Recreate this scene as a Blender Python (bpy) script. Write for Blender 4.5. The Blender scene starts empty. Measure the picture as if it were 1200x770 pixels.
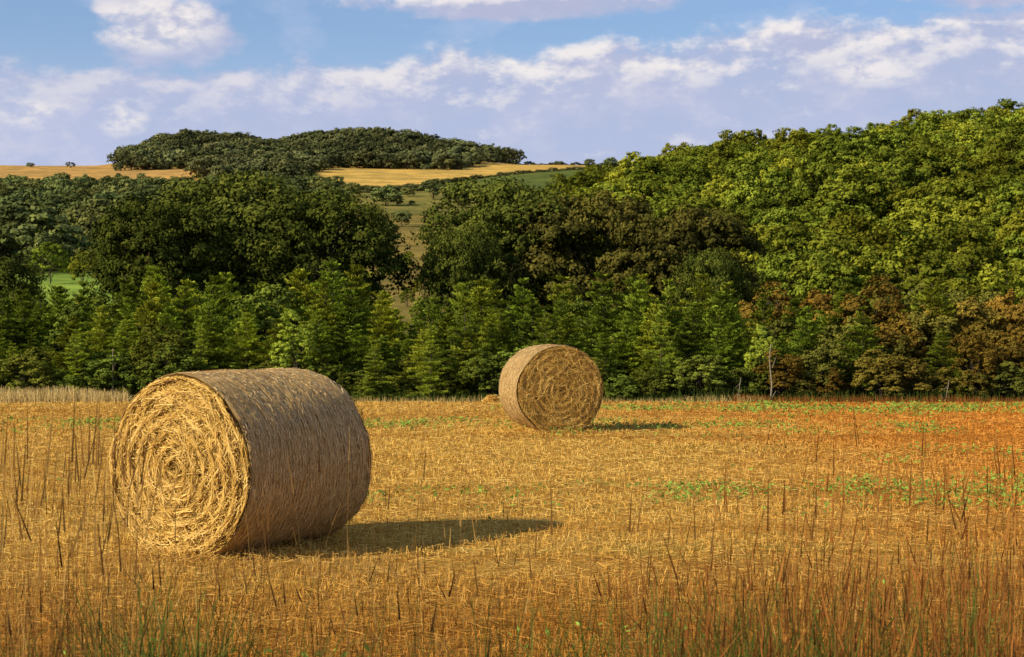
import bpy, math, numpy as np
from mathutils import Vector
F=2100.0; HZ=372.0; CH=1.83
scene=bpy.context.scene
COL=scene.collection
# ------------------------------------------------------------------ helpers
def link(o,parent=None):
    COL.objects.link(o)
    if parent is not None: o.parent=parent
    return o
def empty(name):
    e=bpy.data.objects.new(name,None); e.empty_display_size=0.1
    return link(e)
def quad_mesh(name,quads,tint=None,mats=(),midx=None,colr=None):
    quads=np.asarray(quads,dtype=np.float32); n=len(quads)
    me=bpy.data.meshes.new(name)
    me.vertices.add(n*4); me.vertices.foreach_set('co',quads.reshape(-1))
    me.loops.add(n*4); me.loops.foreach_set('vertex_index',np.arange(n*4,dtype=np.int32))
    me.polygons.add(n); me.polygons.foreach_set('loop_start',np.arange(0,n*4,4,dtype=np.int32))
    me.polygons.foreach_set('loop_total',np.full(n,4,dtype=np.int32))
    for m in mats: me.materials.append(m)
    if midx is not None: me.polygons.foreach_set('material_index',np.asarray(midx,dtype=np.int32))
    me.update(calc_edges=True)
    if tint is not None:
        a=me.attributes.new('tint','FLOAT','POINT')
        a.data.foreach_set('value',np.repeat(np.asarray(tint,dtype=np.float32),4))
    if colr is not None:
        a=me.attributes.new('colr','FLOAT_COLOR','POINT')
        cc=np.concatenate([colr,np.ones((len(colr),1))],1).astype(np.float32)
        a.data.foreach_set('color',np.repeat(cc,4,axis=0).reshape(-1))
    return me
def norm(v): return v/np.maximum(np.linalg.norm(v,axis=-1,keepdims=True),1e-9)
def leaf_quads(c,n,size,aspect,rng):
    n=norm(n); r=rng.normal(size=c.shape); t=norm(np.cross(n,r)); b=np.cross(n,t)
    L=(size*rng.uniform(.6,1.3,len(c)))[:,None]*.5; W=L*aspect
    return np.stack([c-t*L,c+b*W,c+t*L,c-b*W],1)
def ribbon(c,d,w,L,W):
    """flat strips centred at c, along d, width dir w"""
    d=norm(d); w=norm(w); L=np.asarray(L)[:,None]*.5; W=np.asarray(W)[:,None]*.5
    return np.stack([c-d*L-w*W,c-d*L+w*W,c+d*L+w*W*.7,c+d*L-w*W*.7],1)
def tube(p0,p1,r0,r1,sides=7):
    p0=np.array(p0,float);p1=np.array(p1,float); d=norm(p1-p0)
    a=norm(np.cross(d,[0.3,.9,.2] if abs(d[2])>.9 else [0,0,1.])); b=np.cross(d,a)
    th=np.linspace(0,2*np.pi,sides+1); ring=np.cos(th)[:,None]*a+np.sin(th)[:,None]*b
    A=p0+ring*r0; B=p1+ring*r1
    return np.stack([A[:-1],A[1:],B[1:],B[:-1]],1)
def bent(p0,p1,r0,r1,rng,seg=4,wob=.06,sides=7):
    p0=np.array(p0,float);p1=np.array(p1,float); L=np.linalg.norm(p1-p0)
    pts=[p0+(p1-p0)*i/seg+(rng.normal(size=3)*wob*L if 0<i<seg else 0) for i in range(seg+1)]
    return np.concatenate([tube(pts[i],pts[i+1],r0+(r1-r0)*i/seg,r0+(r1-r0)*(i+1)/seg,sides) for i in range(seg)])
def vnoise(x,y,s,seed=0):
    r=np.random.default_rng(seed); o=0
    for k in range(6):
        a=r.uniform(0,6.28); f=s*r.uniform(.6,1.9); p=r.uniform(0,6.28)
        o=o+np.sin((x*math.cos(a)+y*math.sin(a))*f+p+1.3*np.sin((y*math.cos(a)-x*math.sin(a))*f*.7+p))
    return o/6
# ------------------------------------------------------------------ terrain
ys=[-400,0,38.5,41,48,60,90,130,160,200,250,300,500,700,900,1200,1350,1700,4000]
zs=[0,0,0,-.12,-1.2,-2.2,-3,-1,1,4.4,7.4,9.5,24.9,45.8,67.8,104,116.5,112,100]
TY=np.arange(-400,4000,.5); TZ=np.interp(TY,ys,zs); k=np.ones(7)/7; TZ[8:-8]=np.convolve(TZ,k,'same')[8:-8]
TZ2=np.convolve(np.pad(TZ,60,mode='edge'),np.ones(121)/121,'same')[60:-60]
bl=np.clip((TY-70)/60,0,1); TZ=TZ*(1-bl)+TZ2*bl
def sstep(a,b,x):
    t=np.clip((x-a)/(b-a),0,1); return t*t*(3-2*t)
def tz(x,y):
    x=np.asarray(x,float); y=np.asarray(y,float)
    z=np.interp(y,TY,TZ)
    crest=np.interp(x,[-60,-30,14,28,42,63,83,110,200,900],[6,11,20.5,24,28.0,29.2,33.4,33.0,36,45])
    s=sstep(120,335,y)
    hill=-3+(crest+3)*(0.55*s+0.45*np.clip((y-120)/215,0,1))
    hill=hill-np.clip(y-335,0,900)*.10
    w=sstep(-50,0,x)*sstep(100,135,y)
    z=z*(1-w)+np.maximum(z,hill)*w
    z=z+13*sstep(1130,1300,y)*sstep(-300,-215,x)*(1-sstep(-70,10,x))*(1+.25*np.sin(x*.045))
    z=z+vnoise(x,y,.02,3)*2.0*sstep(140,400,y)+vnoise(x,y,.25,4)*.04*sstep(6,20,np.abs(y)+1)*(1-sstep(100,200,y))*.5
    return z
def P(px,D): return (px-600)/F*D
xs=np.unique(np.concatenate([np.arange(-24,24.1,.8),np.arange(24,140,3),-np.arange(24,140,3),np.arange(140,440,8),-np.arange(140,440,8),np.arange(440,3400,120),-np.arange(440,3400,120)]))
yy=np.unique(np.concatenate([np.arange(-400,0,40),np.arange(0,64,.8),np.arange(64,400,5),np.arange(400,1420,9),np.arange(1420,4000,130)]))
X,Y=np.meshgrid(xs,yy); Z=tz(X,Y); ny,nx=X.shape
me=bpy.data.meshes.new('terrain')
co=np.stack([X,Y,Z],-1).reshape(-1,3).astype(np.float32)
me.vertices.add(len(co)); me.vertices.foreach_set('co',co.reshape(-1))
i=np.arange(ny-1)[:,None]*nx+np.arange(nx-1)[None,:]
q=np.stack([i,i+1,i+nx+1,i+nx],-1).reshape(-1,4).astype(np.int32); nq=len(q)
me.loops.add(nq*4); me.loops.foreach_set('vertex_index',q.reshape(-1))
me.polygons.add(nq); me.polygons.foreach_set('loop_start',np.arange(0,nq*4,4,dtype=np.int32)); me.polygons.foreach_set('loop_total',np.full(nq,4,dtype=np.int32))
me.polygons.foreach_set('use_smooth',np.ones(nq,dtype=bool)); me.update(calc_edges=True)
PX=600+F*X/np.maximum(Y,1)
col=np.zeros((ny,nx,4),np.float32); col[...,:3]=(.07,.09,.022)
def paint(mask,c,a=None):
    m=np.clip(mask,0,1)[...,None]; col[...,:3]=col[...,:3]*(1-m)+np.array(c)*m
paint(((Y>175)&(Y<262)&(X<-30)).astype(float),(.24,.34,.06))
paint(sstep(140,180,Y)*(1-sstep(600,700,Y))*sstep(385,415,PX)*(1-sstep(530,580,PX)),(.27,.20,.06))
paint(sstep(640,660,Y)*(1-sstep(860,880,Y))*sstep(385,415,PX)*(1-sstep(600,640,PX)),(.24,.21,.06))
paint(((Y>860)&(PX>560)).astype(float),(.13,.16,.045))
paint(((Y>895)&(Y<1400)&(PX<250)).astype(float),(.56,.33,.11))
lowb=870+np.clip(PX-455,0,400)*1.15
paint(sstep(0,14,Y-lowb)*(Y<1400)*(PX>372)*(PX<900),(.64,.41,.11))
paint(((Y<38.9)).astype(float),(.5,.32,.1))
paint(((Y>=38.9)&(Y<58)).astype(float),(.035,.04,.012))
a=me.attributes.new('land','FLOAT_COLOR','POINT'); col[...,3]=1; a.data.foreach_set('color',col.reshape(-1))
# ------------------------------------------------------------------ node helper
def new_mat(name):
    m=bpy.data.materials.new(name); m.use_nodes=True; nt=m.node_tree; nt.nodes.clear()
    return m,nt
class NT:
    def __init__(s,nt): s.nt=nt
    def n(s,t,**kw):
        nd=s.nt.nodes.new(t)
        for k,v in kw.items(): setattr(nd,k,v)
        return nd
    def con(s,sock,v):
        if isinstance(v,bpy.types.NodeSocket): s.nt.links.new(v,sock)
        elif v is not None:
            try: sock.default_value=v
            except Exception: sock.default_value=(*v,1) if len(v)==3 else v
    def m(s,op,a,b=None,c=None,clamp=False):
        nd=s.n('ShaderNodeMath',operation=op); nd.use_clamp=clamp
        s.con(nd.inputs[0],a)
        if b is not None: s.con(nd.inputs[1],b)
        if c is not None: s.con(nd.inputs[2],c)
        return nd.outputs[0]
    def vm(s,op,a,b):
        nd=s.n('ShaderNodeVectorMath',operation=op); s.con(nd.inputs[0],a); s.con(nd.inputs[1],b); return nd.outputs[0]
    def mix(s,f,a,b,blend='MIX'):
        nd=s.n('ShaderNodeMix',data_type='RGBA',blend_type=blend); s.con(nd.inputs[0],f)
        for sk,v in ((nd.inputs[6],a),(nd.inputs[7],b)):
            if isinstance(v,bpy.types.NodeSocket): s.nt.links.new(v,sk)
            else: sk.default_value=(*v,1)
        return nd.outputs[2]
    def noise(s,vec,scale,detail=4,rough=.55,out=0,dist=0):
        nd=s.n('ShaderNodeTexNoise'); s.con(nd.inputs['Vector'],vec); nd.inputs['Scale'].default_value=scale
        nd.inputs['Detail'].default_value=detail; nd.inputs['Roughness'].default_value=rough; nd.inputs['Distortion'].default_value=dist
        return nd.outputs[out]
    def mr(s,v,a,b,c=0,d=1,smooth=True):
        nd=s.n('ShaderNodeMapRange'); nd.interpolation_type='SMOOTHSTEP' if smooth else 'LINEAR'
        s.con(nd.inputs[0],v)
        for i,x in zip((1,2,3,4),(a,b,c,d)): s.con(nd.inputs[i],x)
        return nd.outputs[0]
    def attr(s,name,out='Fac'): return s.n('ShaderNodeAttribute',attribute_name=name).outputs[out]
    def out(s,sh): 
        o=s.n('ShaderNodeOutputMaterial'); s.nt.links.new(sh,o.inputs[0])
def leaf_mat(name,dark,light,alt,altamt=.6,trans=.28,tmul=1.3,patch=0,vr=(.7,1.3)):
    m,nt=new_mat(name); g=NT(nt)
    t=g.attr('tint'); c=g.mix(t,dark,light)
    oi=g.n('ShaderNodeObjectInfo'); rnd=oi.outputs['Random']
    c=g.mix(g.m('MULTIPLY',g.m('POWER',rnd,1.6),altamt),c,g.mix(t,tuple(x*.45 for x in alt),alt))
    hsv=g.n('ShaderNodeHueSaturation'); g.con(hsv.inputs['Color'],c)
    r2=g.m('FRACT',g.m('MULTIPLY',rnd,17.31)); val=g.mr(r2,0,1,vr[0],vr[1],False)
    if patch: val=g.m('MULTIPLY',val,g.mr(g.noise(oi.outputs['Location'],patch,1),.38,.62,.65,1.15))
    g.con(hsv.inputs['Value'],val)
    c=hsv.outputs[0]
    d=g.n('ShaderNodeBsdfDiffuse'); g.con(d.inputs[0],c)
    if trans<=0: g.out(d.outputs[0]); return m
    tr=g.n('ShaderNodeBsdfTranslucent'); g.con(tr.inputs[0],g.mix(1.0,c,(tmul,tmul*1.05,tmul*.5),'MULTIPLY'))
    mx=g.n('ShaderNodeMixShader'); mx.inputs[0].default_value=trans
    nt.links.new(d.outputs[0],mx.inputs[1]); nt.links.new(tr.outputs[0],mx.inputs[2]); g.out(mx.outputs[0]); return m
def straw_mat(name,dark,mid,light,trans=.15,gloss=True):
    m,nt=new_mat(name); g=NT(nt); t=g.attr('tint')
    c=g.mix(g.mr(t,0,.5,0,1,False),dark,mid); c=g.mix(g.mr(t,.5,1,0,1,False),c,light)
    if gloss:
        d=g.n('ShaderNodeBsdfPrincipled'); g.con(d.inputs['Base Color'],c); d.inputs['Roughness'].default_value=.5; d.inputs['Specular IOR Level'].default_value=.2
    else:
        d=g.n('ShaderNodeBsdfDiffuse'); g.con(d.inputs[0],c)
    if trans<=0: g.out(d.outputs[0]); return m
    tr=g.n('ShaderNodeBsdfTranslucent'); g.con(tr.inputs[0],c); mx=g.n('ShaderNodeMixShader'); mx.inputs[0].default_value=trans
    nt.links.new(d.outputs[0],mx.inputs[1]); nt.links.new(tr.outputs[0],mx.inputs[2]); g.out(mx.outputs[0]); return m
EAST_VIG=(1.0,.58,.33); NEAR_VIG=(.62,.40,.24)  # multipliers that put a warm, dark vignette into the field colour
def field_tone(g,c,pos,sp):
    """vignette tint put into the straw colour: rust-brown to the east side and near verge, pale elsewhere"""
    n=g.noise(pos,.22,3,.6)
    east=g.m('ADD',g.mr(sp.outputs[0],.5,9,0,1),g.m('MULTIPLY',g.m('SUBTRACT',n,.5),1.2),clamp=True)
    c=g.mix(g.m('MULTIPLY',east,.75),c,EAST_VIG,'MULTIPLY')
    near=g.m('ADD',g.mr(sp.outputs[1],9,15,1,0),g.m('MULTIPLY',g.m('SUBTRACT',n,.5),.9),clamp=True)
    c=g.mix(g.m('MULTIPLY',near,.8),c,NEAR_VIG,'MULTIPLY')
    st=g.noise(g.vm('MULTIPLY',pos,(.10,.9,1.)),1.0,4,.65)
    c=g.mix(g.mr(st,.48,.66,0,.6),c,(.62,.46,.32),'MULTIPLY')
    return c
def straw_cols(x,y,t,dark=(.26,.13,.03),mid=(.72,.42,.08),light=(.93,.64,.19)):
    """same vignette tint and streaks, stored per straw"""
    dark,mid,light=map(np.array,(dark,mid,light)); t=t[:,None]
    c=np.where(t<.5,dark+(mid-dark)*t*2,mid+(light-mid)*(t*2-1))
    n=vnoise(x,y,.22,61)*.35+vnoise(x,y,.9,62)*.15+vnoise(x,y,3,63)*.06
    e=(np.clip(sstep(.5,9,x)+n*1.0,0,1)*.75)[:,None]; c=c*(1-e+e*np.array(EAST_VIG))
    nr=(np.clip(1-sstep(9,15,y)+n*.8,0,1)*.8)[:,None]; c=c*(1-nr+nr*np.array(NEAR_VIG))
    s=(sstep(.05,.55,vnoise(x*.12,y,1.1,64)+.5*vnoise(x*.3,y,3.1,65))*.55)[:,None]; c=c*(1-s+s*np.array((.62,.46,.32)))
    return c
bark=new_mat('bark')[0]; g=NT(bark.node_tree)
pc=g.n('ShaderNodeTexCoord').outputs['Object']; b=g.n('ShaderNodeBsdfDiffuse'); g.con(b.inputs[0],g.mix(g.noise(g.vm('MULTIPLY',pc,(6,6,1.)),2,3),(.03,.022,.014),(.13,.1,.07))); g.out(b.outputs[0])
# ------------------------------------------------------------------ ground material
gm,nt=new_mat('ground_stubble_and_grass'); g=NT(nt)
pos=g.n('ShaderNodeNewGeometry').outputs['Position']; sp=g.n('ShaderNodeSeparateXYZ'); g.con(sp.inputs[0],pos)
land=g.attr('land','Color')
infield=g.mr(g.m('ADD',sp.outputs[1],g.m('MULTIPLY',g.m('SUBTRACT',g.noise(pos,.8,3),.5),1.2)),38.6,39.2,1,0)
s1=g.noise(g.vm('MULTIPLY',pos,(1,2.2,1)),9,6,.75); s2=g.noise(pos,60,2,.6)
c=g.mix(g.mr(s1,.35,.62,0,1),(.22,.11,.025),(.62,.36,.07)); c=g.mix(g.mr(s2,.55,.7,0,.6),c,(.76,.50,.14))
c=field_tone(g,c,pos,sp)
gr=g.m('MULTIPLY',g.mr(g.noise(g.vm('MULTIPLY',pos,(.35,1,1)),.55,4,.7),.53,.66,0,1),g.mr(s1,.4,.6,0,.8))
c=g.mix(g.m('MULTIPLY',gr,g.mr(sp.outputs[0],-3,3,.15,.8)),c,(.15,.21,.03))
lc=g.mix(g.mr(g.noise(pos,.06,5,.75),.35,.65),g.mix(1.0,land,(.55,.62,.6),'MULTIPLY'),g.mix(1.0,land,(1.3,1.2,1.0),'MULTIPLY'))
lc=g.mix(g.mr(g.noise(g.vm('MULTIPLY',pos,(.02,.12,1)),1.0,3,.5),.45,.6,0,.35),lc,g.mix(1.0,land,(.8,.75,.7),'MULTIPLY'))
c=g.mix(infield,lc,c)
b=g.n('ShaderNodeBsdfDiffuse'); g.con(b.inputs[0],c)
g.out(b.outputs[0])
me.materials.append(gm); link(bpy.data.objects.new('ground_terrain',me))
# ------------------------------------------------------------------ straw stubble
stub,nt=new_mat('stubble_straw'); g=NT(nt); b=g.n('ShaderNodeBsdfDiffuse'); g.con(b.inputs[0],g.attr('colr','Color')); g.out(b.outputs[0])
def field_pts(n,y0,y1,rng,pw=1.0):
    y=y0+(y1-y0)*rng.uniform(0,1,n)**pw; hw=.31*y+1.6; x=rng.uniform(-1,1,n)*hw; return x,y
def up_ribbons(x,y,h,w,lean,rng):
    n=len(x); z=tz(x,y); d=norm(np.stack([rng.normal(0,lean,n),rng.normal(0,lean,n),np.ones(n)],1))
    c=np.stack([x,y,z-.01],1)+d*(h*.5)[:,None]; a=rng.normal(0,.7,n); wd=np.stack([np.cos(a),np.sin(a),0*a],1)
    return ribbon(c,d,wd,h,w)
rng=np.random.default_rng(11)
x,y=field_pts(200000,8.5,39.2,rng,1.1)
row=.28; ca,sa=math.cos(.12),math.sin(.12); v=-x*sa+y*ca; u=x*ca+y*sa; v=np.round(v/row)*row+rng.normal(0,.06,len(v)); x=u*ca-v*sa; y=u*sa+v*ca
keep=rng.uniform(0,1,len(x))<(.58+.65*vnoise(x*.5,y*1.6,1.2,9)); x,y=x[keep],y[keep]
keep=y<39.3; x,y=x[keep],y[keep]
q1=up_ribbons(x,y,rng.uniform(.02,.075,len(x)),.003+y*.00022*rng.uniform(.6,1.4,len(x)),.32,rng); t1=np.clip(rng.normal(.50,.22,len(x)),0,1); c1=straw_cols(x,y,t1)
n=160000; x,y=field_pts(n,8.5,39.2,rng,1.05); a=rng.uniform(0,np.pi,n)
d=np.stack([np.cos(a),np.sin(a),rng.normal(0,.16,n)],1); wd=np.stack([-np.sin(a),np.cos(a),rng.normal(0,.5,n)],1)
c=np.stack([x,y,tz(x,y)+rng.uniform(.006,.04,n)],1)
q2=ribbon(c,d,wd,.03+.17*rng.uniform(0,1,n)**1.8,.0026+y*.00020); t2=np.clip(rng.normal(.55,.22,n),0,1); c2=straw_cols(x,y,t2)
link(bpy.data.objects.new('stubble_straw',quad_mesh('stubble_straw',np.concatenate([q1,q2]),None,[stub],None,np.concatenate([c1,c2]))))
green=leaf_mat('weed_leaf',(.06,.10,.015),(.24,.36,.05),(.2,.2,.04),.2,0)
n=90000; x,y=field_pts(n,8.5,38,rng,.9); mk=vnoise(x*.35,y,.7,21)+vnoise(x,y,2.2,22)*.6+sstep(-1,6,x)*.30+rng.normal(0,.16,n)
keep=mk>.50; x,y=x[keep],y[keep]; n=len(x)
c=np.stack([x,y,tz(x,y)+rng.uniform(.03,.11,n)],1); nn=np.stack([rng.normal(0,.7,n),rng.normal(-.4,.7,n),np.ones(n)],1)
link(bpy.data.objects.new('field_weeds',quad_mesh('field_weeds',leaf_quads(c,nn,.04+y*.0009,.4,rng),rng.uniform(0,1,n),[green])))
# ------------------------------------------------------------------ curved grass
def grass(x,y,h,w,bend,rng,seg=5,head=None,az=None):
    n=len(x); z=tz(x,y); a=rng.uniform(0,2*np.pi,n) if az is None else az
    bd=np.stack([np.cos(a),np.sin(a),0*a],1); fa=rng.normal(0,.6,n); wd=np.stack([np.cos(fa),np.sin(fa),0*fa],1)
    base=np.stack([x,y,z-.02],1); qs=[]
    def pt(t): return base+np.array([0,0,1.])*(h*(t-.35*bend*t**2.5))[:,None]+bd*(h*bend*t**2)[:,None]
    ts=np.linspace(0,1,seg+1)
    if head is not None: ts=np.append(np.linspace(0,.86,seg),1.0)
    for k in range(seg):
        t0,t1=ts[k],ts[k+1]
        w0=w*(1-.75*t0); w1=w*(1-.75*t1)
        if head is not None and k==seg-1: w0=head; w1=head*.3
        A,B=pt(t0),pt(t1)
        qs.append(np.stack([A-wd*w0[:,None]/2,A+wd*w0[:,None]/2,B+wd*w1[:,None]/2,B-wd*w1[:,None]/2],1))
    return np.concatenate(qs)
dry=straw_mat('dry_grass',(.045,.024,.009),(.26,.13,.035),(.66,.42,.12),.15,False)
rust=straw_mat('rusty_grass',(.07,.025,.009),(.34,.125,.028),(.60,.30,.07),.15,False)
olive=leaf_mat('green_grass_blade',(.045,.065,.012),(.17,.22,.04),(.2,.17,.05),.0,.2)
rng=np.random.default_rng(5); Q=[];T=[];M=[]
def addg(n,y0,y1,h0,h1,w,bend,mat,head=False,xr=None,pw=1.0,clump=True,tm=.5):
    y=y0+(y1-y0)*rng.uniform(0,1,n)**pw; hw=.30*y+.6
    x=rng.uniform(-1,1,n)*hw if xr is None else rng.uniform(P(xr[0],1),P(xr[1],1),n)*y
    if clump:
        k=rng.uniform(-.35,.85,n)<vnoise(x,y,2.6,31)+.20; x,y=x[k],y[k]; n=len(x)
    h=rng.uniform(h0,h1,n)*(1+.18*vnoise(x,y,1.5,33)); W=w*rng.uniform(.7,1.3,n)
    q_=grass(x,y,h,W,np.abs(rng.normal(0,bend,n))+.02,rng,head=(W*rng.uniform(1.5,3.0,n) if head else None))
    Q.append(q_); T.append(np.tile(np.clip(rng.normal(tm,.22,n),0,1),5)); M.append(np.full(len(q_),mat))
addg(8500,5.2,6.9,.50,.76,.0040,.32,0,tm=.14)
addg(1300,5.2,8.0,.55,.90,.0026,.18,0,head=True,tm=.30)
addg(420,6,10.5,.55,.95,.0022,.10,0,head=True,tm=.5)
addg(120,5.5,8,1.1,1.52,.0026,.06,0,head=True,xr=(-20,160),clump=False,tm=.5)
addg(90,6,10,.9,1.35,.0024,.07,0,head=True,xr=(150,1200),clump=False,tm=.45)
addg(1500,5.5,8.6,.6,.98,.0025,.12,1,head=True,xr=(720,1230),tm=.35)
addg(150,5.5,9,.95,1.38,.0025,.10,1,head=True,xr=(840,1220),clump=False,tm=.45)
addg(1900,5.2,7.2,.54,.84,.0065,.4,2)
addg(260,5.4,7,.74,.95,.008,.45,2,xr=(120,270),clump=False)
addg(320,5.4,7,.74,.98,.007,.4,2,xr=(560,900),clump=False)
addg(260,5.4,7.5,.74,1.0,.007,.4,2,xr=(850,1180),clump=False)
addg(3500,8.5,12,.05,.16,.0035,.3,0,tm=.35)
addg(1800,8.5,13,.06,.22,.0035,.25,1,xr=(700,1240),tm=.4)
addg(900,12.4,13.6,.05,.15,.0045,.3,0,xr=(110,460),tm=.6,clump=False)
link(bpy.data.objects.new('tall_verge_grass',quad_mesh('tall_verge_grass',np.concatenate(Q),np.concatenate(T),[dry,rust,olive],np.concatenate(M))))
Q=[];T=[];M=[]
def addm(n,px0,px1,y0,y1,h0,h1,mat,tm,w=.012):
    y=rng.uniform(y0,y1,n); x=(rng.uniform(px0,px1,n)-600)/F*y; h=rng.uniform(h0,h1,n)*(1+.5*vnoise(x,y,1.4,44))
    q_=grass(x,y,h,w*rng.uniform(.7,1.3,n),np.abs(rng.normal(0,.25,n)),rng,seg=3); Q.append(q_); T.append(np.tile(np.clip(rng.normal(tm,.2,n),0,1),3)); M.append(np.full(len(q_),mat))
addm(7000,-80,150,38.6,40.6,.12,.42,0,.75); addm(5000,140,900,38.8,40.6,.05,.20,0,.5); addm(7000,-80,1300,39.9,41.5,.1,.36,2,.2,.02)
addm(4000,860,1300,38.6,40.8,.06,.22,1,.35)
margin=straw_mat('margin_grass',(.12,.07,.025),(.40,.27,.08),(.72,.54,.22),0,False)
link(bpy.data.objects.new('field_margin_grass',quad_mesh('field_margin_grass',np.concatenate(Q),np.concatenate(T),[margin,rust,olive],np.concatenate(M))))
# ------------------------------------------------------------------ broadleaf trees
def broadleaf(name,H,W,th,nl,nc,nlf,leaf,seed,mat,lobe_r=.42,trunk_r=None,irr=.25,rz=1.0,fill=.45,clr=.30,aspect=.62):
    rng=np.random.default_rng(seed); cz=th+(H-th)*.5; rad=np.array([W/2,W/2,(H-th)/2])
    lobes=[]
    for i in range(nl):
        zf=1-2*(i+.5)/nl; zf=zf*.85+.12; a=i*2.39996+rng.uniform(-.5,.5); s=math.sqrt(max(0,1-zf*zf))
        dv=np.array([s*math.cos(a),s*math.sin(a),zf]); k=rng.uniform(.5,.5+irr)
        lobes.append((np.array([0,0,cz])+dv*rad*k, rad*lobe_r*rng.uniform(.75,1.25)*np.array([1,1,.85])))
    cc=[];cn=[];cs=[];ct=[]
    for c,r in lobes:
        d=norm(rng.normal(size=(nc,3))); d[:,2]=np.where(d[:,2]<-.35,-d[:,2],d[:,2])
        p=c+d*r*rng.uniform(.75,1.08,nc)[:,None]
        k=np.linalg.norm((p-[0,0,cz])/rad,axis=1)>fill
        p=p[k]; d=d[k]; lt=rng.normal(0,.12)
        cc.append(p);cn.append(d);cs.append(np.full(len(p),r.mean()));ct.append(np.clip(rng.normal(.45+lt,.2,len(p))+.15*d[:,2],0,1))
    cc=np.concatenate(cc);cn=np.concatenate(cn);cs=np.concatenate(cs);ct=np.concatenate(ct)
    m=len(cc); off=rng.normal(size=(m,nlf,3)); off=norm(off)*rng.uniform(.3,1,(m,nlf,1))**.6
    off=off*np.array([1,1,.6]); rr=(cs*clr*rng.uniform(.7,1.3,m))[:,None,None]
    p=(cc[:,None]+off*rr).reshape(-1,3)
    nn=(cn[:,None]*.7+norm(off)*.9+rng.normal(0,.45,(m,nlf,3))+np.array([0,0,.35])).reshape(-1,3)
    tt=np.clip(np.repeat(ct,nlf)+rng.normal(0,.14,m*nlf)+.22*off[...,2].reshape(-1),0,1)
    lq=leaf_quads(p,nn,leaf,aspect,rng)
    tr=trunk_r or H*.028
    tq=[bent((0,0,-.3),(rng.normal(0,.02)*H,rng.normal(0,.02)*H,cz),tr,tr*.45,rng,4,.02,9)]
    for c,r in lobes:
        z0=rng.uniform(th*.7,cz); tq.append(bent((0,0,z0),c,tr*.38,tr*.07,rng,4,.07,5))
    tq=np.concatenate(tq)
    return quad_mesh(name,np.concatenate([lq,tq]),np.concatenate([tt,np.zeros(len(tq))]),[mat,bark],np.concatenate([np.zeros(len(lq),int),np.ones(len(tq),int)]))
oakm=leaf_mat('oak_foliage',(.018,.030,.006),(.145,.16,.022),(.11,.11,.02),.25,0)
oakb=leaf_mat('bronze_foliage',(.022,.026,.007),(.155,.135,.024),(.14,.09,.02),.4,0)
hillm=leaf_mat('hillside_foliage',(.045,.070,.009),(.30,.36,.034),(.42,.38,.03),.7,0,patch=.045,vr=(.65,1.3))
farm=leaf_mat('far_foliage_hazed',(.065,.09,.032),(.22,.26,.07),(.28,.25,.06),.6,0,patch=.02,vr=(.6,1.3))  # aerial haze mixed into the leaf colours as extra blue
ridgem=leaf_mat('ridge_foliage_hazed',(.055,.075,.033),(.19,.20,.065),(.20,.17,.06),.5,0,patch=.015,vr=(.6,1.3))  # leaf colours carry painted distance haze, bluer than the nearer trees
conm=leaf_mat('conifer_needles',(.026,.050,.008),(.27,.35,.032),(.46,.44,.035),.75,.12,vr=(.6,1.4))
lightm=leaf_mat('young_leaves',(.08,.13,.02),(.42,.48,.05),(.47,.44,.05),.4,.25)
brownm=leaf_mat('autumn_shrub_leaves',(.030,.038,.009),(.19,.19,.028),(.34,.17,.025),.75,0)
gshrubm=leaf_mat('shrub_leaves',(.028,.05,.010),(.20,.26,.03),(.24,.2,.025),.6,0)
def place(name,me_,px,D,s=1.0,rot=0,parent=None,sx=1.0,dz=0,x=None):
    o=bpy.data.objects.new(name,me_); X_=P(px,D) if x is None else x
    o.location=(X_,D,float(tz(X_,D))+dz); o.rotation_euler=(0,0,rot); o.scale=(s*sx,s*sx,s); return link(o,parent)
bigA=broadleaf('oak_a',13.5,12.5,2.2,26,44,44,.25,101,oakm,lobe_r=.36)
bigB=broadleaf('oak_b',12,11,1.8,22,42,44,.25,102,oakm,lobe_r=.38)
bigC=broadleaf('oak_c',11.5,12,1.6,24,42,44,.25,103,oakb,lobe_r=.34,irr=.3)
def tall(py,D,px,): return CH+(HZ-py)/F*D-float(tz(P(px,D),D))
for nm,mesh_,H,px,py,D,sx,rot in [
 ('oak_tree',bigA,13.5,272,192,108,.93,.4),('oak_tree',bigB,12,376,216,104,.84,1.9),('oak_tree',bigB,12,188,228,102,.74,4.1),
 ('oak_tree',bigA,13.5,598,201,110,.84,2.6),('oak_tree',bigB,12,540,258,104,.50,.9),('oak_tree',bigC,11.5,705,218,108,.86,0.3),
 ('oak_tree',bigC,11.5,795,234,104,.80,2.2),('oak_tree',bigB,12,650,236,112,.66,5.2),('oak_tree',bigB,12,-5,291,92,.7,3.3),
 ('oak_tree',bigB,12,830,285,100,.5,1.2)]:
    h=tall(py,D,px)-.3; s=h/H*1.02; o=place(nm,mesh_,px,D,s,rot); o.scale=(s*sx*1.12,s*sx*1.12,s)
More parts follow.
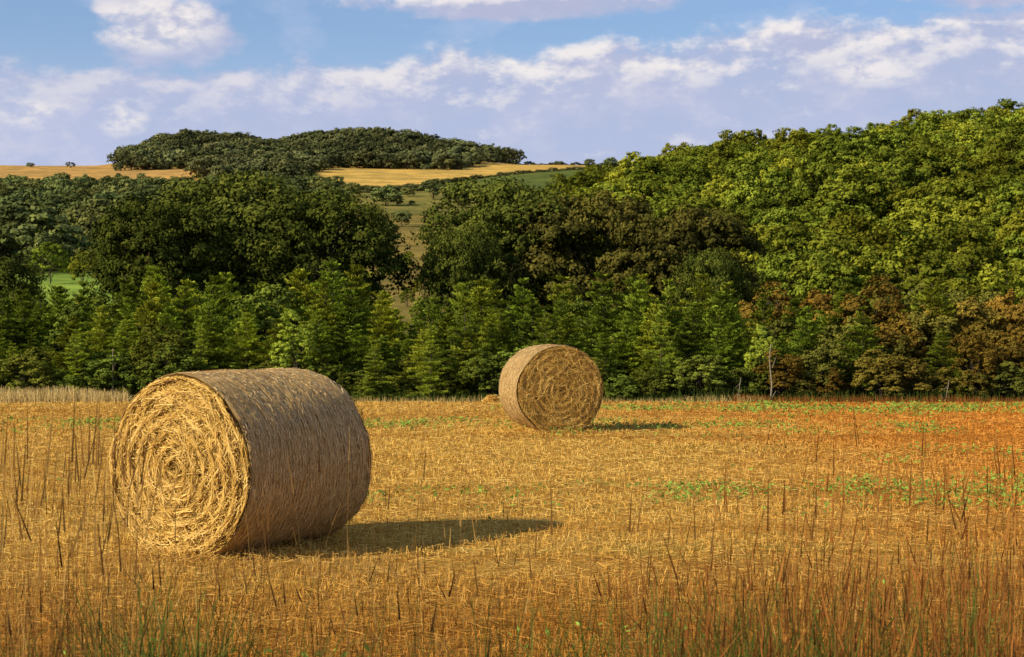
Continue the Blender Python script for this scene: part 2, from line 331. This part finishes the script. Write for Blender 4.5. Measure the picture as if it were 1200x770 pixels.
# ------------------------------------------------------------------ conifers
def conifer(name,H,Rr,seed,mat,sparse=1.0):
    rng=np.random.default_rng(seed); cs=[];ds=[];Ls=[];Ws=[];tt=[];tq=[tube((0,0,-.2),(0,0,H*.6),.05,.025,6),tube((0,0,H*.6),(rng.normal(0,.03),0,H),.025,.006,5)]
    z=.12
    while z<H*.985:
        f=1-z/H; L0=Rr*(f**.9)*(.9+.25*rng.uniform()); nb=int(8*sparse) if f>.15 else 5
        for k in range(nb):
            a=rng.uniform(0,6.283); L=L0*rng.uniform(.6,1.25)+.05; up=rng.uniform(.15,.6)+.5*(1-f)
            d=np.array([math.cos(a),math.sin(a),up]); side=np.array([-math.sin(a),math.cos(a),0]); bt=np.clip(rng.normal(.42,.18),0,1)
            n=max(5,int(L/.048)); ts=np.linspace(.12,1,n)
            P0=np.array([0,0,z])+d*(L*ts)[:,None]; P0[:,2]-=.35*L*ts**2
            tq.append(tube((0,0,z),P0[-1],.010,.003,3))
            for sgn in (-1,0,1):
                tl=(.30*L*(1.05-ts)+.05)
                for j in range(3 if sgn else 1):
                    fr=(j+.6)/3
                    p=P0+side*sgn*(tl*fr)[:,None]+d*(tl*fr*.5)[:,None]+rng.normal(0,.015,P0.shape)
                    dd=side*sgn*.8+d*.7+rng.normal(0,.35,P0.shape)
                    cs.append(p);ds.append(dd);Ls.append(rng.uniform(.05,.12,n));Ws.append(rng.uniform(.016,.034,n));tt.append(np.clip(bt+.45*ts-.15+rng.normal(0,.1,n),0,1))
        z+=rng.uniform(.10,.20)
    c=np.concatenate(cs);d=np.concatenate(ds);L=np.concatenate(Ls);W=np.concatenate(Ws)
    w=np.cross(norm(d),np.array([0,0,1.])+rng.normal(0,.5,d.shape)); lq=ribbon(c,d,w,L,W); tq=np.concatenate(tq)
    return quad_mesh(name,np.concatenate([lq,tq]),np.concatenate([np.concatenate(tt),np.zeros(len(tq))]),[mat,bark],np.concatenate([np.zeros(len(lq),int),np.ones(len(tq),int)]))
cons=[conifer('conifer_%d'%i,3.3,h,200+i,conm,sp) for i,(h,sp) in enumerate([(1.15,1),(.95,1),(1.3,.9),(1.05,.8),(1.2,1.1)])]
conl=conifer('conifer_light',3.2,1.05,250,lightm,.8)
shr=[broadleaf('shrub_%d'%i,3.4,2.6,.25,16,26,32,.10,300+i,gshrubm,lobe_r=.36,trunk_r=.05,irr=.35) for i in range(3)]
lsh=broadleaf('light_sapling',3.4,2.0,.25,14,18,30,.09,310,lightm,lobe_r=.34,trunk_r=.05,irr=.38)
brn=[broadleaf('brown_shrub_%d'%i,3.6,2.5,.2,16,26,32,.10,320+i,brownm,lobe_r=.34,trunk_r=.05,irr=.38) for i in range(4)]
rng=np.random.default_rng(77)
pl=empty('young_conifer_plantation'); hb=empty('autumn_shrub_belt')
def topline(px): return np.interp(px,[-100,0,60,130,180,330,400,480,560,640,700,780,860,900,960,1060,1120,1200,1300],[345,348,352,338,322,330,318,350,345,335,332,325,345,350,330,318,330,325,330])
for r,(D,dy) in enumerate([(41.8,45),(43.3,26),(45,6),(47.5,-8),(51,-10)]):
    px=-150+rng.uniform(0,30)
    while px<1360:
        DD=D+rng.uniform(-.5,.5); jit=abs(rng.normal(0,20))-8
        H=CH+(HZ-(topline(px)+dy+jit))/F*DD-float(tz(P(px,DD),DD))
        sh=sstep(860,1000,px)
        if rng.uniform()<sh*.68: m_=brn[rng.integers(4)]; H0=3.6; par=hb; H-=.25
        elif rng.uniform()<.08: m_=shr[rng.integers(3)]; H0=3.4; par=pl; H-=.4
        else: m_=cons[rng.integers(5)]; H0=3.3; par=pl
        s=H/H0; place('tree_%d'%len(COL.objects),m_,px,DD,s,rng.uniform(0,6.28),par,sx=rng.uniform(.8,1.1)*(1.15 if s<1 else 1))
        px+=rng.uniform(26,50)*(1.2 if par is hb else 1)
for nm,m_,H0,px,py,D,sx in [('young_birch_tree',lsh,3.4,345,368,41.0,1.1),('young_larch_tree',conl,3.2,505,380,41.0,1.0),('young_larch_tree',conl,3.2,545,340,42.0,.9),('young_larch_tree',conl,3.2,640,366,41.8,.8),('young_larch_tree',conl,3.2,775,356,41.6,.8),('young_larch_tree',conl,3.2,90,385,41.2,1.1),('young_larch_tree',conl,3.2,440,398,40.9,1.1),('young_larch_tree',conl,3.2,235,378,41.2,.8),('young_birch_tree',lsh,3.4,890,385,41.6,.8)]:
    H=CH+(HZ-py)/F*D-float(tz(P(px,D),D)); place(nm,m_,px,D,H/H0,rng.uniform(0,6),None,sx)
for px in np.arange(-120,1340,38):
    D=41.2+rng.uniform(-.3,.4); m_=brn[rng.integers(4)] if px>880 else shr[rng.integers(3)]
    place('bramble_%d'%px,m_,px+rng.uniform(-15,15),D,rng.uniform(.2,.42),rng.uniform(0,6),hb,sx=1.5,dz=-.08)
# ------------------------------------------------------------------ woodland masses
rng=np.random.default_rng(99)
hp=[broadleaf('hill_tree_%d'%i,10+i*.6,9.0,1.2,13,15,32,.46,400+i,hillm,lobe_r=.42,trunk_r=.2,fill=.55,clr=.36) for i in range(5)]
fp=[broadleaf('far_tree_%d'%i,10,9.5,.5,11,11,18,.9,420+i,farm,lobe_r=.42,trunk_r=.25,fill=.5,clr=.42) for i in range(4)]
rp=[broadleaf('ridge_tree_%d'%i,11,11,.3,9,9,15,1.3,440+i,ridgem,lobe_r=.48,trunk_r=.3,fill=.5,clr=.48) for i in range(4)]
def scatter(pname,protos,pts,s0,s1,par=None,sink=.4,ws=1.0):
    e=par or empty(pname); 
    for k,(x,y) in enumerate(pts):
        o=bpy.data.objects.new('%s_tree_%d'%(pname,k),protos[rng.integers(len(protos))]); s=s0+(s1-s0)*rng.uniform(0,1)**1.3
        o.location=(x,y,float(tz(x,y))-sink); o.rotation_euler=(0,0,rng.uniform(0,6.28)); w=ws*s*rng.uniform(.9,1.25); o.scale=(w,w,s); link(o,e)
    return e
def jgrid(x0,x1,y0,y1,st,mask):
    out=[]
    for x in np.arange(x0,x1,st):
        for y in np.arange(y0,y1,st):
            a,b=x+rng.uniform(-.45,.45)*st,y+rng.uniform(-.45,.45)*st
            if mask(a,b): out.append((a,b))
    return out
def ang(x,y): return 600+F*x/y
pts=jgrid(5,130,140,365,4.9,lambda x,y: x>5+8*math.sin(y*.05)+(350-y)*.07 and ang(x,y)<1300 and ang(x,y)>660)
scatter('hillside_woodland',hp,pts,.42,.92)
pts=jgrid(-190,10,262,640,8.5,lambda x,y: -120<ang(x,y)<(250 if y<420 else 330) and not (y<300 and rng.uniform()<.3))
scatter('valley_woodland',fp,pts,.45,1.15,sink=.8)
pts=jgrid(-60,90,420,760,10,lambda x,y: 575<ang(x,y)<760)
pts+=jgrid(-190,60,300,760,11,lambda x,y: 400<ang(x,y)<575 and rng.uniform()<.16)
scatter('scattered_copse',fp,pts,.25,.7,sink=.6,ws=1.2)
pts=jgrid(-320,-60,640,885,9,lambda x,y: -80<ang(x,y)<395)
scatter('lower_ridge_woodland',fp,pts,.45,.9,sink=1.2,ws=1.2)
pts=jgrid(-270,20,1120,1330,9,lambda x,y: 148+10*math.sin(y*.1)<ang(x,y)<(612-(1330-y)*.35) )
pts+=jgrid(-260,-110,960,1120,10,lambda x,y: 235<ang(x,y)<395)
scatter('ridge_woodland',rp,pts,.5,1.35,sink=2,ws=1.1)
hd=[]
for px in np.arange(-60,420,6): hd.append((P(px,890),890+rng.uniform(-6,6)))
for px in np.arange(380,560,8): hd.append((P(px,790+(px-400)*.3),790+(px-400)*.3))
for px in np.arange(600,760,5): hd.append((P(px,1330),1330+rng.uniform(-5,5)))
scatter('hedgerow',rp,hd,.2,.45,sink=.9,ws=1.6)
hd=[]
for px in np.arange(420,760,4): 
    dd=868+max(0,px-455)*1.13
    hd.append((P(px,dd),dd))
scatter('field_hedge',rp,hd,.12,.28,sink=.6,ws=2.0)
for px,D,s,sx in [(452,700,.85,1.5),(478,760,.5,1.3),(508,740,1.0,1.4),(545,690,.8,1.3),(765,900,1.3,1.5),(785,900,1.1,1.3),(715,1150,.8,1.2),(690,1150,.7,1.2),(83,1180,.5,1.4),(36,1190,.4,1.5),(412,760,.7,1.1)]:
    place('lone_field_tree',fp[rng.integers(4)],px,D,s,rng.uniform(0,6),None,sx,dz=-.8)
pts=jgrid(-62,-40,200,262,7,lambda x,y: rng.uniform()<.2)
scatter('meadow_edge_trees',hp,pts,.3,.55)
pts=jgrid(-40,20,150,300,6,lambda x,y: 400<ang(x,y)<640 and rng.uniform()<.36)
scatter('slope_scrub',hp,pts,.15,.36)
pts=jgrid(-80,-20,120,175,7,lambda x,y: -50<ang(x,y)<420 and rng.uniform()<.35)
scatter('hedge_scrub',hp,pts,.2,.35)
# ------------------------------------------------------------------ dead sticks
stm,nt=new_mat('weathered_wood'); g=NT(nt); b=g.n('ShaderNodeBsdfPrincipled'); pc=g.n('ShaderNodeTexCoord').outputs['Object']
g.con(b.inputs['Base Color'],g.mix(g.noise(g.vm('MULTIPLY',pc,(20,20,3)),3,4),(.16,.12,.07),(.42,.34,.22))); b.inputs['Roughness'].default_value=.85; g.out(b.outputs[0])
for px,top,D,r,lean in [(905,398,40.4,.022,-.03),(862,438,40.3,.014,.12),(1106,440,40.2,.015,.12),(132,402,41,.015,.0)]:
    H=(468-top)/F*D; rg=np.random.default_rng(px)
    qd=[bent((0,0,-.2),(lean,0,H),r,r*.5,rg,5,.012,7),bent((0,0,H*.22),(-.07,0,H*.16+.15),r*.5,r*.2,rg,2,.02,5),bent((0,0,H*.6),(.1,.02,H*.8),r*.4,r*.15,rg,2,.02,5),bent((0,0,H*.1),(.09,.02,H*.22),r*.5,r*.2,rg,2,.02,5)]
    place('dead_sapling_stake',quad_mesh('stake',np.concatenate(qd),None,[stm]),px,D)
# ------------------------------------------------------------------ hay bales
facem=straw_mat('bale_end_straw',(.20,.10,.018),(.70,.42,.08),(.97,.70,.22),.0)
sidem=straw_mat('bale_side_straw',(.32,.18,.05),(.70,.45,.15),(.95,.70,.32),.0)
bm_,nt=new_mat('bale_packed_straw'); g=NT(nt)
uv=g.n('ShaderNodeUVMap'); uv.uv_map='UVMap'; uvs=uv.outputs[0]; capf=g.attr('cap')
l1=g.noise(g.vm('MULTIPLY',uvs,(4,60,1)),1.0,5,.7); l2=g.noise(g.vm('MULTIPLY',uvs,(18,18,1)),1.2,6,.7)
l3=g.noise(g.vm('MULTIPLY',uvs,(30,140,1)),1.0,3,.6)
cs_=g.mix(g.mr(l1,.38,.60),(.26,.14,.04),(.70,.45,.15)); cs_=g.mix(g.mr(l3,.50,.64,0,.8),cs_,(.90,.66,.30)); cs_=g.mix(g.mr(l2,.53,.66,0,.65),cs_,(.28,.16,.05))
cf_=g.mix(g.mr(l1,.36,.62),(.12,.06,.015),(.45,.27,.07)); cf_=g.mix(g.mr(l2,.5,.7,0,.6),cf_,(.10,.05,.015))
b=g.n('ShaderNodeBsdfPrincipled'); g.con(b.inputs['Base Color'],g.mix(capf,cs_,cf_)); b.inputs['Roughness'].default_value=.75; b.inputs['Specular IOR Level'].default_value=.1
bp=g.n('ShaderNodeBump'); bp.inputs['Strength'].default_value=1.0; bp.inputs['Distance'].default_value=.02; g.con(bp.inputs['Height'],g.m('ADD',l1,l3)); g.con(b.inputs['Normal'],bp.outputs[0]); g.out(b.outputs[0])
netm,nt=new_mat('net_wrap'); g=NT(nt); b=g.n('ShaderNodeBsdfPrincipled'); pc=g.n('ShaderNodeTexCoord').outputs['Object']
g.con(b.inputs['Base Color'],g.mix(g.noise(pc,9,3),(.55,.38,.16),(.88,.70,.40))); b.inputs['Roughness'].default_value=.5; g.out(b.outputs[0])
def make_bale(fx,fy,adir,seed,Rb=.70,L=1.45,dens=1.0,mess=.40,tof=0.0):
    rng=np.random.default_rng(seed); par=empty('round_hay_bale')
    NTH=180
    th=np.linspace(0,2*np.pi,NTH+1)
    prof=[];cap=[]
    for r in np.linspace(.02,.955,20): prof.append((0.0,r,1))
    for a in np.linspace(.15,1.45,5): prof.append((.05*(1-math.sin(a)),.95+.05*math.sin(a)**1.0*1,0 if a>.8 else 1))
    for l in np.linspace(.07,L-.07,60): prof.append((l,1.0,0))
    for a in np.linspace(1.45,.15,5): prof.append((L-.05*(1-math.sin(a)),.95+.05*math.sin(a),0))
    for r in np.linspace(.955,.02,20): prof.append((L,r,1))
    ph=rng.uniform(0,6.28,8)
    def rad(thv,l): 
        n=.010*np.sin(3*thv+ph[0])+.008*np.sin(5*thv+ph[1]+l*2)+.005*np.sin(9*thv+4*l+ph[2])+.006*np.sin(l*9+ph[3])*np.sin(2*thv+ph[4])+.004*np.sin(l*31+ph[5])+.0035*np.sin(l*57+2*np.sin(thv*4+ph[6]))+.003*np.sin(thv*23+l*13)*np.sin(l*19+thv*3)
        return Rb*(1+n)+.010*np.sin(np.pi*np.clip(l/L,0,1))
    def capx(thv,r):
        w=.016*np.sin(r*46-thv+1.2*np.sin(3*thv+ph[6]))+.014*np.sin(thv*5+r*9+ph[7])*r+.012*np.sin(thv*11-r*24)*r
        return w-.05*(1-(r)**2)*.6
    def flat(y,z):
        z=z+Rb; zz=np.where(z<.06,.035+(z)*.4,z); sag=1+.012*np.clip(1-z/Rb,-1,1); return y*sag,zz-.03
    V=[];UV=[];CP=[]
    for l,r,cp in prof:
        xx=np.full(NTH+1,l); rr=rad(th,l)*r
        if cp: xx=xx+(capx(th,r) if l<L/2 else -capx(th,r))*(1 if r<.94 else .4)
        y_,z_=flat(rr*np.cos(th),rr*np.sin(th)); V.append(np.stack([xx,y_,z_],1))
        UV.append(np.stack([th*Rb*(r if cp else 1),(np.full(NTH+1,l) if not cp else np.full(NTH+1,r*Rb+3)+th*.012)],1)); CP.append(np.full(NTH+1,float(cp)))
    V=np.array(V);UV=np.array(UV);CP=np.array(CP)
    def g4(A): return np.stack([A[:-1,:-1],A[:-1,1:],A[1:,1:],A[1:,:-1]],2).reshape(-1,4,A.shape[-1])
    me=quad_mesh('straw_body',g4(V),None,[bm_]); me.polygons.foreach_set('use_smooth',np.ones(len(me.polygons),dtype=bool))
    ul=me.uv_layers.new(name='UVMap'); ul.data.foreach_set('uv',g4(UV).astype(np.float32).reshape(-1))
    at=me.attributes.new('cap','FLOAT','POINT'); at.data.foreach_set('value',g4(CP[...,None]).astype(np.float32).reshape(-1))
    import bmesh as _b
    bm=_b.new(); bm.from_mesh(me); _b.ops.remove_doubles(bm,verts=bm.verts,dist=1e-5); bm.to_mesh(me); bm.free()
    link(bpy.data.objects.new('straw_body',me),par)
    qs=[];ts=[]
    for end in (0,1):
        n=int(17000*dens) if end==0 else 5000
        r=np.sqrt(rng.uniform(.0006,.965,n)); a=rng.uniform(0,6.283,n); rr=rad(a,0)*r
        rr=rr+.010*np.sin(rr*62-a*1.0)
        y_,z_=flat(rr*np.cos(a),rr*np.sin(a)); lay=rng.uniform(0,1,n)
        off=.004+.026*lay**2; x_=(capx(a,r)-off) if end==0 else (L-capx(a,r)+off)
        edge=np.clip((r-.80)/.17,0,1)
        ja=(rng.normal(0,mess,n)+np.where(rng.uniform(0,1,n)<.20,rng.normal(0,1.2,n),0))*(1-.70*edge)
        tdir=np.stack([rng.normal(0,.12,n),-np.sin(a+ja),np.cos(a+ja)],1)
        wdir=np.stack([rng.normal(0,.45,n),np.cos(a+ja),np.sin(a+ja)],1)
        Ls=np.minimum(rng.uniform(.03,.18,n),.05+rr*.5)*(1-.5*edge)
        c=np.stack([x_,y_,np.maximum(z_,.0)],1)
        qs.append(ribbon(c,tdir,wdir,Ls,rng.uniform(.003,.007,n)))
        band=.5+.5*np.sin(rr*(50+8*np.sin(a+ph[0]))-a+2.0*np.sin(a*2+ph[2]))
        blot=.5+.5*np.sin(y_*13+ph[1]+2*np.sin(z_*7))*np.sin(z_*11+ph[3]+2*np.sin(y_*6))
        ts.append(np.clip(tof+.10+.32*lay+.20*band+.20*blot+rng.normal(0,.20,n)-.15*(r<.12),0,1))
    n=int(420*dens); r=np.sqrt(rng.uniform(.02,.90,n)); a=rng.uniform(0,6.283,n); rr=rad(a,0)*r; y_,z_=flat(rr*np.cos(a),rr*np.sin(a))
    d=np.stack([-np.abs(rng.normal(.35,.3,n)),-np.sin(a)*.8+rng.normal(0,.4,n),np.cos(a)*.6-.7+rng.normal(0,.3,n)],1)
    Ls=rng.uniform(.05,.14,n); c=np.stack([capx(a,r)-.01,y_,np.maximum(z_,.08)],1)+norm(d)*(Ls*.45)[:,None]
    qs.append(ribbon(c,d,rng.normal(size=(n,3)),Ls,np.full(n,.0045))); ts.append(rng.uniform(.4,.9,n))
    link(bpy.data.objects.new('end_straws',quad_mesh('end_straws',np.concatenate(qs),np.concatenate(ts),[facem])),par)
    n=int(17000*dens); a=rng.uniform(0,6.283,n); l=rng.uniform(.0,L,n); rr=rad(a,l)+rng.uniform(.0,.009,n)
    y_,z_=flat(rr*np.cos(a),rr*np.sin(a)); ja=rng.normal(0,.38,n)
    tang=np.stack([np.sin(ja),-np.sin(a)*np.cos(ja),np.cos(a)*np.cos(ja)],1); wd=np.stack([np.cos(ja),np.sin(a)*np.sin(ja),-np.cos(a)*np.sin(ja)],1)
    tilt=np.stack([np.zeros(n),np.cos(a),np.sin(a)],1)*rng.normal(0,.4,n)[:,None]
    q1=ribbon(np.stack([l,y_,z_],1),tang,wd+tilt,rng.uniform(.02,.07,n),rng.uniform(.003,.006,n)); t1=np.clip(rng.normal(.48,.26,n),0,1)
    n=int(1600*dens); a=rng.uniform(0,6.283,n); l=rng.uniform(0,L,n); rr=rad(a,l); y_,z_=flat(rr*np.cos(a),rr*np.sin(a))
    d=np.stack([rng.normal(0,.8,n),-np.sin(a)+np.cos(a)*.4,np.cos(a)+np.sin(a)*.4],1); Ls=rng.uniform(.02,.05,n)
    q2=ribbon(np.stack([l,y_,z_],1)+norm(d)*(Ls*.45)[:,None],d,rng.normal(size=(n,3)),Ls,np.full(n,.003)); t2=rng.uniform(.5,1,n)
    link(bpy.data.objects.new('side_straws',quad_mesh('side_straws',np.concatenate([q1,q2]),np.concatenate([t1,t2]),[sidem])),par)
    qs=[]
    th2=np.linspace(0,2*np.pi,97)
    for l in np.arange(.03,L-.02,.034):
        lw=l+.004*np.sin(th2*7+l*50); rr=rad(th2,l)+.008; y_,z_=flat(rr*np.cos(th2),rr*np.sin(th2)); A=np.stack([lw-.0014,y_,z_],1);B=np.stack([lw+.0014,y_,z_],1)
        qs.append(np.stack([A[:-1],A[1:],B[1:],B[:-1]],1))
    link(bpy.data.objects.new('net_wrap',quad_mesh('net_wrap',np.concatenate(qs),None,[netm])),par)
    par.location=(fx,fy,float(tz(fx,fy))); par.rotation_euler=(0,0,math.atan2(adir[1],adir[0])); return par
A1=math.radians(32); A2=math.radians(13)
b1=make_bale(-2.54,13.65,(math.sin(A1),math.cos(A1)),1,Rb=.71,L=1.50)
b2=make_bale(.76,28.1,(-math.sin(A2),math.cos(A2)),2,L=1.30,dens=.75,mess=.75,tof=-.10)
rng=np.random.default_rng(8); qs=[];cs2=[]
for (bx,by,ax,ay) in [(-2.54,13.65,math.sin(A1),math.cos(A1)),(.76,28.1,-math.sin(A2),math.cos(A2))]:
    n=2600; l=rng.uniform(-.25,1.6,n); w=rng.normal(0,.40,n); x=bx+ax*l-ay*w; y=by+ay*l+ax*w; a=rng.uniform(0,3.14,n)
    qs.append(ribbon(np.stack([x,y,tz(x,y)+rng.uniform(.01,.06,n)],1),np.stack([np.cos(a),np.sin(a),rng.normal(0,.35,n)],1),np.stack([-np.sin(a),np.cos(a),rng.normal(0,.7,n)],1),rng.uniform(.05,.16,n),np.full(n,.005))); cs2.append(straw_cols(x,y,rng.uniform(.3,.9,n)))
link(bpy.data.objects.new('loose_straw',quad_mesh('loose_straw',np.concatenate(qs),None,[stub],None,np.concatenate(cs2))))
n=1500; a=rng.uniform(0,6.283,n); r=np.sqrt(rng.uniform(0,1,n)); x=P(577,38.6)+.2*r*np.cos(a); y=38.6+.2*r*np.sin(a); z=.17*(1-r**3)*rng.uniform(.3,1,n)
aa=rng.uniform(0,3.14,n); link(bpy.data.objects.new('straw_heap',quad_mesh('straw_heap',ribbon(np.stack([x,y,tz(x,y)+z],1),np.stack([np.cos(aa),np.sin(aa),rng.normal(0,.3,n)],1),np.stack([-np.sin(aa),np.cos(aa),rng.normal(0,.8,n)],1),rng.uniform(.06,.18,n),np.full(n,.015)),rng.uniform(.5,1,n),[facem])))
# ------------------------------------------------------------------ sun + sky
S=Vector((-.80,-.48,.54)).normalized(); el=math.asin(S.z)
sun=bpy.data.lights.new('sun','SUN'); sun.energy=5.0; sun.angle=math.radians(.55); sun.color=(1.0,.88,.66)
so=bpy.data.objects.new('sun',sun); so.rotation_euler=S.to_track_quat('Z','Y').to_euler(); link(so)
w=bpy.data.worlds.new('World'); scene.world=w; w.use_nodes=True; nt=w.node_tree; nt.nodes.clear(); g=NT(nt)
sky=g.n('ShaderNodeTexSky'); sky.sky_type='NISHITA'; sky.sun_disc=False; sky.sun_elevation=el; sky.sun_rotation=math.atan2(S.x,S.y)%(2*math.pi); sky.air_density=1.0; sky.dust_density=.4; sky.ozone_density=2.5
dirv=g.n('ShaderNodeTexCoord').outputs['Generated']; sp=g.n('ShaderNodeSeparateXYZ'); g.con(sp.inputs[0],dirv)
az=g.m('MULTIPLY',g.m('ARCTAN2',sp.outputs[0],sp.outputs[1]),21.0); elv=g.m('MULTIPLY',g.m('ARCSINE',sp.outputs[2]),21.0)
def density(du,dv):
    u=g.m('ADD',az,du); v=g.m('ADD',elv,dv)
    cb=g.n('ShaderNodeCombineXYZ'); g.con(cb.inputs[0],g.m('MULTIPLY',u,.70)); g.con(cb.inputs[1],g.m('MULTIPLY',v,1.25)); cb.inputs[2].default_value=5.1
    n1=g.noise(cb.outputs[0],1.0,5,.56); n2=g.noise(cb.outputs[0],3.2,5,.62)
    nz=g.m('ADD',g.m('MULTIPLY',g.m('SUBTRACT',n1,.5),.75),g.m('MULTIPLY',g.m('SUBTRACT',n2,.5),.65))
    def ell(cu,cv,ru,rv,flat=1.0):
        a=g.m('DIVIDE',g.m('SUBTRACT',u,cu),ru); b=g.m('DIVIDE',g.m('SUBTRACT',v,cv),rv)
        return g.m('SUBTRACT',1.0,g.m('ADD',g.m('MULTIPLY',a,a),g.m('MULTIPLY',b,b)))
    edge=g.mr(u,-3.2,4.5,2.86,3.46,False)
    bank=g.m('MULTIPLY',g.m('SUBTRACT',edge,v),2.4)
    e1=ell(-4.0,3.20,.88,.40); d=g.m('MAXIMUM',g.m('MINIMUM',bank,1.2),g.m('MULTIPLY',e1,.95))
    d=g.m('MAXIMUM',d,g.m('MULTIPLY',ell(-4.3,3.44,.5,.26),.9))
    d=g.m('MAXIMUM',d,g.m('MULTIPLY',ell(.1,3.66,2.1,.22),.9))
    d=g.m('MAXIMUM',d,g.m('MULTIPLY',ell(5.6,3.7,1.2,.25),.7))
    d=g.m('MAXIMUM',d,-.9)
    wh=g.m('MAXIMUM',ell(-4.1,3.32,.85,.36),g.m('MAXIMUM',g.m('MULTIPLY',ell(-4.5,2.25,.35,.22),.8),g.m('MAXIMUM',g.m('MULTIPLY',ell(4.2,2.8,.7,.2),.8),g.m('MULTIPLY',ell(-5.5,2.3,.6,.2),.6))))
    return g.m('ADD',d,g.m('MULTIPLY',nz,2.1)),n1,n2,wh
d0,n1,n2,wh=density(0,0); d1,_a,_b2,_c=density(-.09,.14)
mask=g.mr(d0,-.20,.45); light=g.mr(g.m('SUBTRACT',d0,d1),.12,.70)
veil=g.mr(d0,.7,1.9,1,.25)
light=g.m('MULTIPLY',g.m('MULTIPLY',light,veil),g.mr(az,-4,0,.4,.95))
light=g.m('ADD',light,g.m('MULTIPLY',g.m('MAXIMUM',wh,0.0),g.mr(n2,.36,.58,.1,1.0)),clamp=True)
thin=g.mr(n1,.40,.70,0,.6)
skc=g.mix(1.0,sky.outputs[0],(.80,1.0,1.22),'MULTIPLY')
hz=g.mr(elv,1.5,3.5,.9,0.25)
base=g.mix(g.m('MAXIMUM',thin,hz),skc,(4.8,5.6,7.8))
shd=g.mix(g.mr(elv,1.8,3.6,0,1),(5.0,5.5,7.6),(4.8,5.0,6.8)); shd=g.mix(g.mr(n2,.42,.68,0,.5),shd,(6.9,6.7,7.7)); shd=g.mix(g.mr(n1,.42,.60,.5,0),shd,(4.1,4.9,7.1))
cl=g.mix(light,shd,(9.6,8.9,8.5))
fin=g.mix(g.m('MULTIPLY',mask,.9),base,cl)
bg=g.n('ShaderNodeBackground'); g.con(bg.inputs[0],fin); bg.inputs[1].default_value=.1
o=g.n('ShaderNodeOutputWorld'); nt.links.new(bg.outputs[0],o.inputs[0])
# ------------------------------------------------------------------ camera
cam=bpy.data.cameras.new('camera'); cam.lens=63; cam.sensor_width=36; cam.clip_end=6000; cam.clip_start=.1
cam.dof.use_dof=True; cam.dof.focus_distance=15.5; cam.dof.aperture_fstop=9.0
co_=bpy.data.objects.new('camera',cam); co_.location=(0,0,CH); co_.rotation_euler=(math.radians(90)-math.atan(13/F),0,0); link(co_); scene.camera=co_
scene.view_settings.view_transform='Standard'; scene.view_settings.look='None'; scene.view_settings.exposure=0
